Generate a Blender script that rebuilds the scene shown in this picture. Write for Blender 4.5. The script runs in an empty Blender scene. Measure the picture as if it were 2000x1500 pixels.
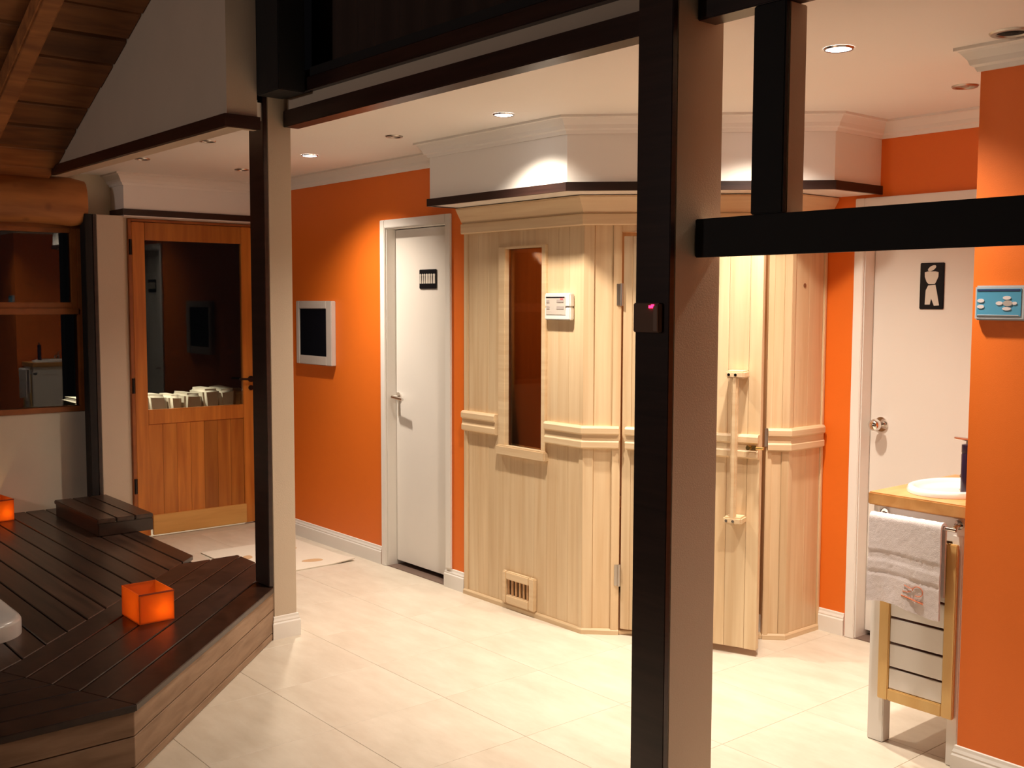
import bpy, bmesh, math, random
from math import sin, cos, pi, radians as R
from mathutils import Vector, Matrix
random.seed(7)
S = bpy.context.scene
COL = S.collection

# ------------------------------------------------ camera, world, exposure
def cam_setup():
    ya, pt, ro = R(-39.77), R(4.37), R(.168)
    a0 = ya + pi
    fwd = Vector((cos(a0), cos(a0 - pi / 2), 0)); rt = Vector((cos(a0 - pi / 2), cos(a0 - pi), 0)); up = Vector((0, 0, 1))
    F = fwd * cos(pt) - up * sin(pt); U = up * cos(pt) + fwd * sin(pt)
    Rr = rt * cos(ro) + U * sin(ro); U = U * cos(ro) - rt * sin(ro)
    cd = bpy.data.cameras.new('camera'); co = bpy.data.objects.new('camera', cd); COL.objects.link(co)
    cd.sensor_width = 36; cd.lens = 2100 / 2000 * 36; cd.clip_start = .05
    m = Matrix((Rr, U, -F)).transposed().to_4x4(); m.translation = Vector((0, 0, 1.58))
    co.matrix_world = m; S.camera = co
cam_setup()
W = bpy.data.worlds.new('night'); S.world = W; W.use_nodes = True
W.node_tree.nodes['Background'].inputs[0].default_value = (.5, .45, .5, 1)
W.node_tree.nodes['Background'].inputs[1].default_value = .003
S.view_settings.view_transform = 'Standard'; S.view_settings.look = 'None'
S.view_settings.gamma = 1; S.view_settings.exposure = 0.17
S.view_settings.use_curve_mapping = False
WARM = (1, .87, .71)
def light(name, kind, loc, energy, color, **k):
    ld = bpy.data.lights.new(name, kind); ld.energy = energy; ld.color = color
    for a, b in k.items(): setattr(ld, a, b)
    o = bpy.data.objects.new(name, ld); o.location = loc; COL.objects.link(o); return o
def aim(o, tgt):
    o.rotation_euler = (Vector(tgt) - o.location).to_track_quat('-Z', 'Y').to_euler()
SPOTW = 104; DOWN = []   # ceiling spot lamps are made together with their fittings below
# dim fill light added over the terrace, unseen lamp past the timber door
t = light('terrace_fill_light', 'AREA', (-3.6, -2.6, 2.3), 26, (1, .84, .76), shape='DISK', size=.5); aim(t, (-6.2, 2.2, 1.9))
t = light('outside_lamp_light', 'SPOT', (-7.35, 2.55, 1.75), 90, (1, .90, .72), spot_size=R(70), shadow_soft_size=.05); aim(t, (-7.42, 2.72, .9))
light('cabin_fill_light', 'POINT', (-3.7, 3.95, 1.9), 5, (1, .74, .48), shadow_soft_size=.05)  # unseen fill added inside the cabin to lighten its window glass

# ------------------------------------------------ materials
def nodes(name):
    m = bpy.data.materials.new(name); m.use_nodes = True; nt = m.node_tree
    return m, nt, nt.nodes['Principled BSDF']
def L(nt, a, b): nt.links.new(a, b)
def coord(nt, scale, kind='Object'):
    tc = nt.nodes.new('ShaderNodeTexCoord'); mp = nt.nodes.new('ShaderNodeMapping'); mp.inputs['Scale'].default_value = scale
    L(nt, tc.outputs[kind], mp.inputs[0]); return mp.outputs[0]
def plain(name, col, rough=.6, noise=.06, nscale=12, bump=.0, bscale=200, metal=0, vary=0, coat=0):
    m, nt, b = nodes(name)
    b.inputs['Roughness'].default_value = rough; b.inputs['Metallic'].default_value = metal
    b.inputs['Coat Weight'].default_value = coat
    v = coord(nt, (1, 1, 1))
    n = nt.nodes.new('ShaderNodeTexNoise'); n.inputs['Scale'].default_value = nscale; n.inputs['Detail'].default_value = 4; L(nt, v, n.inputs[0])
    r = nt.nodes.new('ShaderNodeMapRange'); r.inputs[3].default_value = 1 - noise; r.inputs[4].default_value = 1 + noise; L(nt, n.outputs[0], r.inputs[0])
    h = nt.nodes.new('ShaderNodeHueSaturation'); h.inputs['Color'].default_value = (*col, 1); val = r.outputs[0]
    if vary:
        oi = nt.nodes.new('ShaderNodeObjectInfo'); r2 = nt.nodes.new('ShaderNodeMapRange'); r2.inputs[3].default_value = 1 - vary; r2.inputs[4].default_value = 1 + vary
        L(nt, oi.outputs['Random'], r2.inputs[0]); mu = nt.nodes.new('ShaderNodeMath'); mu.operation = 'MULTIPLY'
        L(nt, val, mu.inputs[0]); L(nt, r2.outputs[0], mu.inputs[1]); val = mu.outputs[0]
    L(nt, val, h.inputs['Value']); L(nt, h.outputs[0], b.inputs['Base Color'])
    if bump:
        n2 = nt.nodes.new('ShaderNodeTexNoise'); n2.inputs['Scale'].default_value = bscale; L(nt, v, n2.inputs[0])
        bp = nt.nodes.new('ShaderNodeBump'); bp.inputs['Strength'].default_value = bump; bp.inputs['Distance'].default_value = .002
        L(nt, n2.outputs[0], bp.inputs['Height']); L(nt, bp.outputs[0], b.inputs['Normal'])
    return m
def wood(name, c1, c2, scale, rough=.5, vary=.12, knots=0, bump=.15):
    """grain stretched along one axis: scale is the mapping scale (small along the grain)"""
    m, nt, b = nodes(name); b.inputs['Roughness'].default_value = rough
    v = coord(nt, scale); oi = nt.nodes.new('ShaderNodeObjectInfo')
    ad = nt.nodes.new('ShaderNodeVectorMath'); ad.operation = 'ADD'; L(nt, v, ad.inputs[0])
    ml = nt.nodes.new('ShaderNodeMath'); ml.operation = 'MULTIPLY'; ml.inputs[1].default_value = 37; L(nt, oi.outputs['Random'], ml.inputs[0]); L(nt, ml.outputs[0], ad.inputs[1])
    n = nt.nodes.new('ShaderNodeTexNoise'); n.inputs['Scale'].default_value = 1; n.inputs['Detail'].default_value = 5; n.inputs['Distortion'].default_value = .4; L(nt, ad.outputs[0], n.inputs[0])
    cr = nt.nodes.new('ShaderNodeValToRGB'); cr.color_ramp.elements[0].position = .3; cr.color_ramp.elements[1].position = .7
    cr.color_ramp.elements[0].color = (*c1, 1); cr.color_ramp.elements[1].color = (*c2, 1); L(nt, n.outputs[0], cr.inputs[0])
    col = cr.outputs[0]
    if knots:
        vo = nt.nodes.new('ShaderNodeTexVoronoi'); vo.inputs['Scale'].default_value = knots; L(nt, coord(nt, (1, 1, 1)), vo.inputs[0])
        k = nt.nodes.new('ShaderNodeMapRange'); k.inputs[1].default_value = .03; k.inputs[2].default_value = .16; k.inputs[3].default_value = .25; L(nt, vo.outputs[0], k.inputs[0])
        mx = nt.nodes.new('ShaderNodeMix'); mx.data_type = 'RGBA'; mx.inputs[6].default_value = (c1[0] * .25, c1[1] * .2, c1[2] * .2, 1)
        L(nt, k.outputs[0], mx.inputs[0]); L(nt, col, mx.inputs[7]); col = mx.outputs[2]
    h = nt.nodes.new('ShaderNodeHueSaturation'); r2 = nt.nodes.new('ShaderNodeMapRange'); r2.inputs[3].default_value = 1 - vary; r2.inputs[4].default_value = 1 + vary
    L(nt, oi.outputs['Random'], r2.inputs[0]); L(nt, r2.outputs[0], h.inputs['Value']); L(nt, col, h.inputs['Color']); L(nt, h.outputs[0], b.inputs['Base Color'])
    bp = nt.nodes.new('ShaderNodeBump'); bp.inputs['Strength'].default_value = bump; bp.inputs['Distance'].default_value = .002
    L(nt, n.outputs[0], bp.inputs['Height']); L(nt, bp.outputs[0], b.inputs['Normal'])
    return m
def glassy(name, tint=(1, 1, 1), rough=0.0, ior=1.5):
    m, nt, b = nodes(name); nt.nodes.remove(b); out = nt.nodes['Material Output']
    f = nt.nodes.new('ShaderNodeFresnel'); f.inputs[0].default_value = ior
    tr = nt.nodes.new('ShaderNodeBsdfTransparent'); tr.inputs[0].default_value = (*tint, 1)
    g = nt.nodes.new('ShaderNodeBsdfGlossy'); g.inputs['Roughness'].default_value = rough
    mx = nt.nodes.new('ShaderNodeMixShader'); L(nt, f.outputs[0], mx.inputs[0]); L(nt, tr.outputs[0], mx.inputs[1]); L(nt, g.outputs[0], mx.inputs[2]); L(nt, mx.outputs[0], out.inputs[0])
    return m
def glow(name, col, s):
    m, nt, b = nodes(name); b.inputs['Emission Color'].default_value = (*col, 1); b.inputs['Emission Strength'].default_value = s
    b.inputs['Base Color'].default_value = (*col, 1); return m

M = dict(
    orange=plain('orange_paint', (.80, .165, .010), .55, .03, 3, .15, 300),
    white=plain('white_paint', (.86, .82, .77), .45, .02, 3),
    ceil=plain('ceiling_paint', (.90, .87, .83), .7, .02, 2),
    cream=plain('cream_render', (.74, .66, .52), .8, .06, 6, .3, 250),
    tan=plain('tan_render', (.60, .49, .375), .8, .05, 5, .3, 250),
    door=plain('door_enamel', (.80, .75, .69), .4, .02, 3),
    black=plain('black_stained_timber', (.005, .004, .004), .75, .3, 8, .2, 90),
    trim=wood('dark_brown_trim', (.014, .006, .005), (.032, .014, .011), (3, 3, 40), .35, .1),
    pine=wood('pale_pine', (.66, .46, .26), (.78, .60, .38), (28, 28, 1.2), .45, .06),
    pine_h=wood('pale_pine_horizontal', (.68, .48, .28), (.78, .60, .38), (2, 2, 40), .42, .05),
    sauna_in=wood('reddish_cabin_lining', (.48, .26, .12), (.62, .36, .17), (20, 20, 1.2), .6, .1),
    pine_y=wood('yellow_pine', (.70, .42, .14), (.80, .55, .22), (14, 14, 3), .4, .04, knots=4),
    beech=wood('beech_worktop', (.52, .24, .07), (.70, .38, .14), (14, 2, 14), .3, .04),
    doorw=wood('orange_hardwood', (.40, .12, .018), (.60, .22, .035), (22, 22, 1.6), .38, .26),
    kick=wood('kick_board', (.66, .34, .09), (.78, .44, .13), (2, 2, 24), .4, .03),
    deck=wood('dark_decking', (.018, .008, .005), (.055, .027, .016), (2.2, 30, 30), .34, .35, bump=.3),
    deckd=wood('dark_decking_edge', (.014, .006, .004), (.036, .016, .010), (18, 18, 18), .32, .3, bump=.2),
    fascia=wood('weathered_fascia', (.22, .13, .075), (.34, .22, .14), (5, 5, 30), .6, .1),
    roofw=wood('roof_boards', (.16, .055, .016), (.34, .13, .035), (14, 2.5, 14), .65, .4, knots=0),
    log=wood('rough_log', (.28, .10, .025), (.50, .20, .05), (12, 2, 12), .6, .1, knots=5),
    frame=wood('window_timber', (.26, .075, .016), (.38, .12, .026), (8, 8, 8), .4, .1),
    grout=plain('grout', (.62, .53, .41), .9),
    chrome=plain('chrome', (.80, .76, .72), .12, .02, 5, metal=1),
    steel=plain('brushed_steel', (.55, .50, .45), .35, .02, 5, metal=1),
    brass=plain('brass', (.75, .50, .18), .25, .02, 5, metal=1),
    ceramic=plain('white_ceramic', (.86, .82, .78), .12, .01, 3, coat=.5),
    plastic=plain('white_plastic', (.80, .77, .72), .35, .01, 3),
    grey=plain('grey_plastic', (.42, .44, .47), .4, .02, 3),
    blue=plain('blue_membrane', (.07, .30, .48), .35, .02, 3),
    pad=plain('pale_keys', (.70, .62, .62), .4, .02, 3),
    dkpad=plain('grey_keys', (.42, .36, .33), .4, .02, 3),
    redkey=plain('red_print', (.65, .16, .13), .5, .02, 3),
    blk=plain('black_plastic', (.006, .006, .008), .3, .02, 3),
    screen=plain('dark_screen', (.006, .006, .009), .12, .02, 3),
    signw=plain('sign_white', (.66, .60, .52), .5, .02, 3),
    towel=plain('towel_terry', (.83, .74, .73), .95, .05, 60, .9, 500),
    thread=plain('orange_thread', (.70, .22, .10), .9, .1, 60),
    bottle=plain('dark_purple_bottle', (.030, .016, .040), .2, .05, 5),
    rug=plain('pale_mat', (.78, .70, .58), .95, .04, 40, .4, 400),
    rugp=plain('mat_print', (.62, .40, .22), .95, .08, 40),
    sill=plain('brown_threshold', (.17, .11, .085), .5, .1, 8),
    tub=plain('white_tub_shell', (.60, .58, .56), .25, .03, 4, coat=.3),
    water=plain('dark_water', (.02, .03, .035), .05, .05, 4),
    curtain=plain('brown_curtain', (.045, .024, .016), .9, .15, 5),
    stone=plain('pale_stone', (.62, .55, .44), .8, .3, 9, .8, 30, vary=.2),
    hole=plain('dark_void', (.01, .008, .008), .9),
    glass2=glassy('door_glass', (.8, .82, .8), 0, 1.32),
    glass=glassy('window_glass', (.85, .87, .85), 0, 1.45),
    bronze=glassy('bronze_glass', (.80, .56, .34), .03, 1.3),
    lens=glow('lamp_lens', (1, .95, .92), 14),
    led=glow('red_led', (1, .02, .10), 4),
    flame=glow('candle_flame', (1, .50, .10), 14),
    outer=plain('outer_wall', (.20, .17, .14), .9),
)
def tile_mat():
    m, nt, b = nodes('beige_floor_tile'); b.inputs['Roughness'].default_value = .34
    oi = nt.nodes.new('ShaderNodeObjectInfo'); tc = nt.nodes.new('ShaderNodeTexCoord')
    ml = nt.nodes.new('ShaderNodeVectorMath'); ml.operation = 'MULTIPLY_ADD'; L(nt, oi.outputs['Random'], ml.inputs[0]); ml.inputs[1].default_value = (23, 11, 5); L(nt, tc.outputs['Object'], ml.inputs[2])
    mp = nt.nodes.new('ShaderNodeMapping'); mp.inputs['Scale'].default_value = (3, 8, 3); L(nt, ml.outputs[0], mp.inputs[0])
    n = nt.nodes.new('ShaderNodeTexNoise'); n.inputs['Scale'].default_value = 1.3; n.inputs['Detail'].default_value = 6; n.inputs['Roughness'].default_value = .65; L(nt, mp.outputs[0], n.inputs[0])
    cr = nt.nodes.new('ShaderNodeValToRGB'); cr.color_ramp.elements[0].position = .25; cr.color_ramp.elements[1].position = .75
    cr.color_ramp.elements[0].color = (.62, .53, .42, 1); cr.color_ramp.elements[1].color = (.77, .69, .575, 1)
    L(nt, n.outputs[0], cr.inputs[0]); L(nt, cr.outputs[0], b.inputs['Base Color']); return m
M['tile'] = tile_mat()
def lantern_mat():
    m, nt, b = nodes('orange_paper'); out = nt.nodes['Material Output']
    b.inputs['Base Color'].default_value = (.72, .15, .02, 1); b.inputs['Roughness'].default_value = .7
    tl = nt.nodes.new('ShaderNodeBsdfTranslucent'); tl.inputs[0].default_value = (1, .44, .07, 1)
    mx = nt.nodes.new('ShaderNodeMixShader'); mx.inputs[0].default_value = .6
    L(nt, b.outputs[0], mx.inputs[1]); L(nt, tl.outputs[0], mx.inputs[2]); L(nt, mx.outputs[0], out.inputs[0]); return m
M['paper'] = lantern_mat()

# ------------------------------------------------ geometry helpers: every shape is (verts, faces)
FB = [(0, 3, 2, 1), (4, 5, 6, 7), (0, 1, 5, 4), (1, 2, 6, 5), (2, 3, 7, 6), (3, 0, 4, 7)]
def box(x0, x1, y0, y1, z0, z1):
    return ([(x0, y0, z0), (x1, y0, z0), (x1, y1, z0), (x0, y1, z0), (x0, y0, z1), (x1, y0, z1), (x1, y1, z1), (x0, y1, z1)], FB)
class Fr:
    """local frame: origin o, u along the face, v outward from it, z up"""
    def __init__(s, o, ang): s.o = o; s.u = (cos(ang), sin(ang)); s.v = (sin(ang), -cos(ang))
    def p(s, u, v, z): return (s.o[0] + s.u[0] * u + s.v[0] * v, s.o[1] + s.u[1] * u + s.v[1] * v, z)
    def box(s, u0, u1, v0, v1, z0, z1):
        return ([s.p(u0, v1, z0), s.p(u1, v1, z0), s.p(u1, v0, z0), s.p(u0, v0, z0), s.p(u0, v1, z1), s.p(u1, v1, z1), s.p(u1, v0, z1), s.p(u0, v0, z1)], FB)
    def poly(s, pts, v0, v1):
        n = len(pts)
        vs = [s.p(a, v1, z) for a, z in pts] + [s.p(a, v0, z) for a, z in pts]
        fs = [tuple(range(n)), tuple(range(2 * n - 1, n - 1, -1))] + [(i + n, (i + 1) % n + n, (i + 1) % n, i) for i in range(n)]
        return (vs, fs)
def slab(pts, z0, z1):
    n = len(pts)
    vs = [(x, y, z0) for x, y in pts] + [(x, y, z1) for x, y in pts]
    return (vs, [tuple(range(n - 1, -1, -1)), tuple(range(n, 2 * n))] + [(i, (i + 1) % n, (i + 1) % n + n, i + n) for i in range(n)])
def sweep(path, prof, side=1, closed=False):
    """mitred moulding: path of (x,y), profile polygon of (offset to the right of travel * side, z)"""
    n = len(path); vs = []; fs = []; k = len(prof)
    for i, P in enumerate(path):
        P = Vector(P)
        d0 = (P - Vector(path[i - 1])).normalized() if i > 0 else None
        d1 = (Vector(path[i + 1]) - P).normalized() if i < n - 1 else None
        d0 = d0 or d1; d1 = d1 or d0
        n0 = Vector((d0.y, -d0.x)) * side; n1 = Vector((d1.y, -d1.x)) * side
        m = (n0 + n1); m = m / max(.2, m.dot(n0))
        for o, z in prof: vs.append((P.x + m.x * o, P.y + m.y * o, z))
    for i in range(n - 1):
        for j in range(k):
            a, b = i * k + j, i * k + (j + 1) % k
            fs.append((a, b, b + k, a + k))
    fs += [tuple(range(k - 1, -1, -1)), tuple(range((n - 1) * k, n * k))]
    return (vs, fs)
def cyl(p0, p1, r0, r1=None, n=16, cap=True):
    r1 = r0 if r1 is None else r1
    p0, p1 = Vector(p0), Vector(p1); d = (p1 - p0).normalized()
    a = d.orthogonal().normalized(); b = d.cross(a)
    vs = [tuple(p0 + (a * cos(2 * pi * i / n) + b * sin(2 * pi * i / n)) * r0) for i in range(n)] + [tuple(p1 + (a * cos(2 * pi * i / n) + b * sin(2 * pi * i / n)) * r1) for i in range(n)]
    fs = [(i, (i + 1) % n, (i + 1) % n + n, i + n) for i in range(n)]
    if cap: fs += [tuple(range(n - 1, -1, -1)), tuple(range(n, 2 * n))]
    return (vs, fs)
def lathe(c, prof, n=32, sx=1, sy=1):
    """profile (r,z) revolved about a vertical axis through c; sx, sy squash it to an oval"""
    vs = []; fs = []; k = len(prof)
    for i in range(n):
        a = 2 * pi * i / n
        for r, z in prof: vs.append((c[0] + r * cos(a) * sx, c[1] + r * sin(a) * sy, c[2] + z))
    for i in range(n):
        for j in range(k - 1):
            a = i * k + j; b = ((i + 1) % n) * k + j
            fs.append((a, b, b + 1, a + 1))
    return (vs, fs)
def tube(pts, r, n=8):
    out = [cyl(pts[i], pts[i + 1], r, n=n) for i in range(len(pts) - 1)]
    return out
def obj(name, geos, mat, parent=None, base=(0, 0, 0), bevel=0, smooth=False, seg=2):
    if isinstance(geos, tuple): geos = [geos]
    vs = []; fs = []
    for v, f in geos:
        k = len(vs); vs += [(a - base[0], b - base[1], c - base[2]) for a, b, c in v]; fs += [tuple(i + k for i in q) for q in f]
    me = bpy.data.meshes.new(name); me.from_pydata(vs, [], fs)
    bm = bmesh.new(); bm.from_mesh(me); bmesh.ops.recalc_face_normals(bm, faces=bm.faces)
    if bevel:
        bmesh.ops.bevel(bm, geom=[e for e in bm.edges if len(e.link_faces) == 2 and e.calc_face_angle(0) > .5], offset=bevel, segments=seg, affect='EDGES', clamp_overlap=True)
    if smooth:
        for f in bm.faces: f.smooth = True
        for e in bm.edges:
            if len(e.link_faces) == 2 and e.calc_face_angle(0) > .8: e.smooth = False
    bm.to_mesh(me); bm.free()
    me.materials.append(M[mat] if isinstance(mat, str) else mat)
    o = bpy.data.objects.new(name, me); COL.objects.link(o)
    if parent: o.parent = parent
    else: o.location = base
    return o
def prop(o, label=None, cat=None, group=None, kind=None):
    if label: o['label'] = label
    if cat: o['category'] = cat
    if group: o['group'] = group
    if kind: o['kind'] = kind
    return o
class Thing:
    def __init__(s, name, base, label, cat=None, group=None, kind=None):
        s.b = base; s.o = bpy.data.objects.new(name, None); s.o.location = base; s.o.empty_display_size = .1; COL.objects.link(s.o)
        prop(s.o, label, cat, group, kind)
    def part(s, name, geos, mat, parent=None, label=None, **k):
        o = obj(name, geos, mat, parent or s.o, s.b, **k)
        if label: o['label'] = label
        return o
def struct(name, geos, mat, label, cat='wall', **k):
    o = obj(name, geos, mat, **k); prop(o, label, cat, kind='structure'); return o

YB, YR, YP, XP, XD, XW, ZC = 3.49, 4.425, 3.38, -1.73, -7.05, -7.13, 2.39
YF = 2.28     # outer face of the timber facade
# ------------------------------------------------ floor of separate tiles
fl = struct('floor', box(-7.4, 2.2, -2.6, 4.75, -.12, -.004), 'grout', 'beige tiled floor running under the cabin and the deck', 'floor')
tb = .0012; tw = .5 - .0022
tme = None
for i in range(-8, 12):
    for j in range(-8, 7):
        x = -3.396 + .5 * i; y = 1.48 + .5 * j
        if y + .5 < 1.9 and x < -4.6: continue
        if x < -4.6 and y < 1.9: continue
        if x < -3.6 and y < 0.9: continue
        if x > -1.7 and y > 3.4: continue
        if x < -4.6 and y > 3.5: continue
        if x > 1.6 or y < -2.2 or x < -7.3: continue
        if tme is None:
            g = box(.0007, .4993, .0007, .4993, -.01, 0)
            o = obj('tile', g, 'tile', fl, bevel=.0007, seg=1); tme = o.data
        else:
            o = bpy.data.objects.new('tile', tme); COL.objects.link(o); o.parent = fl
        o.location = (x, y, 0)

# ------------------------------------------------ walls
struct('ceiling', [box(-4.51, 1.6, 2.465, 4.75, ZC, ZC + .08), box(-7.2, -4.5105, 2.2355, 4.75, ZC, ZC + .08), box(-7.2, -4.46, 2.09, 2.235, ZC, ZC + .08)], 'ceil', 'flat white ceiling with recessed downlights', 'ceiling')
w = struct('wall_back', [box(-7.18, -5.357, YB, 3.62, 0, ZC), box(-4.745, -4.586, YB, 3.62, 0, ZC), box(-5.357, -4.745, YB, 3.62, 2.012, ZC), box(-4.70, -4.586, 3.62, 4.6, 0, ZC)],
           'orange', 'orange wall behind the white door left of the sauna cabin')
struct('wall_recess', [box(-4.586, -2.79, YR, 4.58, 0, ZC), box(-2.79, -1.95, YR, 4.58, 2.015, ZC), box(-1.95, -1.60, YR, 4.58, 0, ZC)], 'orange', 'orange wall right of the sauna cabin around the second white door')
struct('wall_right', box(XP, 1.6, YP, 4.56, 0, ZC), 'orange', 'orange partition wall at the right edge carrying the blue panel')
struct('wall_left', [box(-7.2, XD, 2.522, 2.59, 0, ZC), box(-7.2, XD, 2.59, YB, 2.115, ZC), box(-7.2, XD, 3.475, YB, 0, ZC)], 'tan', 'tan end wall around the timber door')
struct('wall_window', [box(-7.27, XW, -2.4, 2.36, 0, .865), box(-7.27, XW, -2.4, 2.36, 2.075, 2.5), box(-7.27, XW, -2.4, .35, .865, 2.075), box(-7.27, XW, 2.36, 2.519, 0, 2.5)], 'cream', 'cream rendered wall under the terrace window')
struct('wall_rear', box(-7.3, 1.7, 4.76, 4.85, 0, 2.6), 'outer', 'outer rear wall behind the rooms')
# gable wall above the terrace: front face at y 2.08, sloping top under the roof, and its right-hand return
gb = [(-6.90, 2.337), (-4.45, 2.337), (-4.45, 3.46), (-6.90, 2.385)]
fr = Fr((0, 2.085), 0)
struct('wall_gable', [fr.poly(gb, -.09, 0), box(-4.49, -4.45, 2.1752, 2.228, 2.337, 3.40)], 'tan', 'tan gable wall under the sloping roof, above the dark trim')
struct('trim_1', sweep([(-6.85, 2.085), (-4.45, 2.085), (-4.45, 2.235)], [(-.005, 2.337), (.018, 2.337), (.018, 2.392), (-.005, 2.392)]), 'trim', 'dark timber trim along the bottom of the gable wall', 'trim')
# header over the open front: dark trim, tan band, dark trim
struct('wall_front', [box(-4.50, -2.18, 2.40, 2.464, 2.385, 2.60), box(-2.05, 1.6, 2.40, 2.464, 2.385, 3.2)], 'tan', 'tan band between the two dark trims over the open front')
struct('trim_2', [box(-4.50, -2.18, 2.382, 2.46, 2.371, 2.445), box(-2.05, 1.6, 2.382, 2.46, 2.371, 2.445)], 'trim', 'lower dark timber trim over the open front', 'trim', bevel=.003)
struct('trim_3', box(-4.50, -2.18, 2.368, 2.46, 2.499, 2.556), 'trim', 'upper dark timber trim over the open front', 'trim', bevel=.003)
# upper glazing: dark frame with a brown curtain
t = Thing('upper_window', (-3.3, 2.3, 2.515), 'black framed upper window opening above the header between the two columns', 'window')
t.part('frame', [box(-4.46, -4.25, 2.23, 2.36, 2.488, 3.4), box(-4.25, -2.19, 2.38, 2.43, 2.557, 2.60)], 'black', bevel=.004)
vs = []; fs = []; n = 120
for i in range(n + 1):
    x = -4.46 + 2.3 * i / n; y = 2.50 + .018 * sin(i * .75) + .010 * sin(i * .31 + 1)
    vs += [(x, y, 2.57), (x, y + .01, 3.4)]
for i in range(n): fs.append((2 * i, 2 * i + 2, 2 * i + 3, 2 * i + 1))
cu = obj('curtain', (vs, fs), 'curtain', smooth=True); prop(cu, 'dark brown folded curtain hanging inside the upper window', 'curtain')

# ------------------------------------------------ mouldings
def crown(z1=ZC, h=.075, d=.062):
    return [(0, z1 - h), (.008, z1 - h), (.014, z1 - h + .014), (.024, z1 - h + .020), (.030, z1 - h + .036), (.046, z1 - .018), (.052, z1 - .012), (d, z1 - .010), (d, z1), (0, z1)]
struct('trim_4', sweep([(-6.9, YB), (-4.57, YB)], crown()), 'white', 'white crown moulding above the left orange wall', 'trim')
struct('trim_5', sweep([(-7.3, 2.52), (-6.9, 2.52), (-6.9, YB)], crown()), 'white', 'white crown moulding above the timber door', 'trim')
struct('trim_6', sweep([(-4.57, YB), (-4.57, 3.25), (-3.53, 3.25), (-2.715, 4.065), (-2.715, YR)], crown()), 'white', 'white crown moulding around the boxed soffit over the cabin', 'trim')
struct('trim_7', sweep([(-2.715, YR), (XP, YR)], crown()), 'white', 'white crown moulding above the second white door', 'trim')
struct('trim_8', sweep([(XP - .001, YR), (XP - .001, YP), (1.6, YP)], crown()), 'white', 'white crown moulding on the right partition', 'trim')
def skirt(h=.108, d=.014):
    return [(0, 0), (d, 0), (d, h - .034), (d - .004, h - .028), (d - .003, h - .022), (d - .007, h - .012), (d - .008, h - .002), (d - .011, h), (0, h)]
struct('baseboard_back', sweep([(XD, YB), (-5.407, YB)], skirt()), 'white', 'white baseboard under the left orange wall', 'baseboard')
struct('baseboard_cabin', sweep([(-4.752, YB + .03), (-4.752, YB), (-4.585, YB)], skirt()), 'white', 'short white baseboard between left door and cabin', 'baseboard')
struct('baseboard_recess', sweep([(-2.985, YR), (-2.84, YR)], skirt()), 'white', 'short white baseboard right of the cabin', 'baseboard')
struct('baseboard_right', sweep([(XP - .001, YP + .05), (XP - .001, YP), (1.6, YP)], skirt()), 'white', 'white baseboard under the right partition', 'baseboard')

# ------------------------------------------------ boxed soffits
sp = [(-4.57, YB), (-4.57, 3.25), (-3.53, 3.25), (-2.715, 4.065), (-2.715, YR)]
struct('ceiling_soffit', slab(sp + [(-4.5, YR)], 2.072, 2.388), 'white', 'white boxed soffit over the sauna cabin', 'ceiling')
band = [(-.004, 2.068), (.012, 2.068), (.012, 2.106), (-.004, 2.106)]
struct('trim_9', sweep(sp, band), 'trim', 'dark timber edge trim around the boxed soffit', 'trim')
sp2 = [(-7.3, 2.52), (-6.9, 2.52), (-6.9, YB)]
struct('ceiling_bulkhead', slab(sp2 + [(-7.3, YB)], 2.118, 2.388), 'white', 'white bulkhead box above the timber door', 'ceiling')
struct('trim_10', sweep([(-7.3, 2.52), (-6.9, 2.52), (-6.9, YB)], [(-.004, 2.125), (.010, 2.125), (.010, 2.165), (-.004, 2.165)]), 'trim', 'dark edge trim around the bulkhead above the timber door', 'trim')

# ------------------------------------------------ columns with dark outer boards
def column(x0, x1, y0, y1, z0, z1, label, zb, bw=0, base=True):
    t = Thing('column', ((x0 + x1) / 2, (y0 + y1) / 2, z0), label, 'column')
    t.part('shaft', box(x0, x1, y0, y1, z0, z1), 'tan', bevel=.003)
    t.part('cladding_board', box(x0 - bw, x1 + .0005, y0 - .022, y0, zb, z1), 'trim', label='dark brown timber board on the outer face', bevel=.002)
    if base:
        t.part('baseboard', sweep([(x0, y0 + .002), (x1, y0 + .002), (x1, y1), (x0, y1)], skirt()), 'white', label='white baseboard')
    return t
column(-4.64, -4.50, 2.302, 2.42, 0, 3.4, 'slim tan column with a dark timber board, standing at the deck corner', .252)
c2 = column(-2.18, -2.05, 2.302, 2.50, 0, 3.4, 'large tan foreground column with a dark timber board, carrying the small red-lit box', 0)
column(-7.10, -6.90, 2.345, 2.515, 0, 2.12, 'tan column left of the timber door with a dark post in front', .252, base=False)

# right-hand open timber frame
t = Thing('open_partition', (-1.6, 2.43, 1.7), 'open timber divider, black crossbar and upright fixed to the foreground column', 'divider')
c_ = t.part('crossbar', box(-2.049, 1.4, 2.405, 2.480, 1.712, 1.813), 'tan', bevel=.003, label='tan backed crossbar')
t.part('cladding_board', box(-2.049, 1.4, 2.384, 2.404, 1.708, 1.817), 'black', c_, label='black front board', bevel=.003)
c_ = t.part('upright', box(-1.855, -1.752, 2.405, 2.480, 1.818, 2.370), 'tan', bevel=.003, label='tan backed upright')
t.part('cladding_board', box(-1.855, -1.751, 2.384, 2.404, 1.818, 2.370), 'black', c_, label='black front board', bevel=.003)

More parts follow.
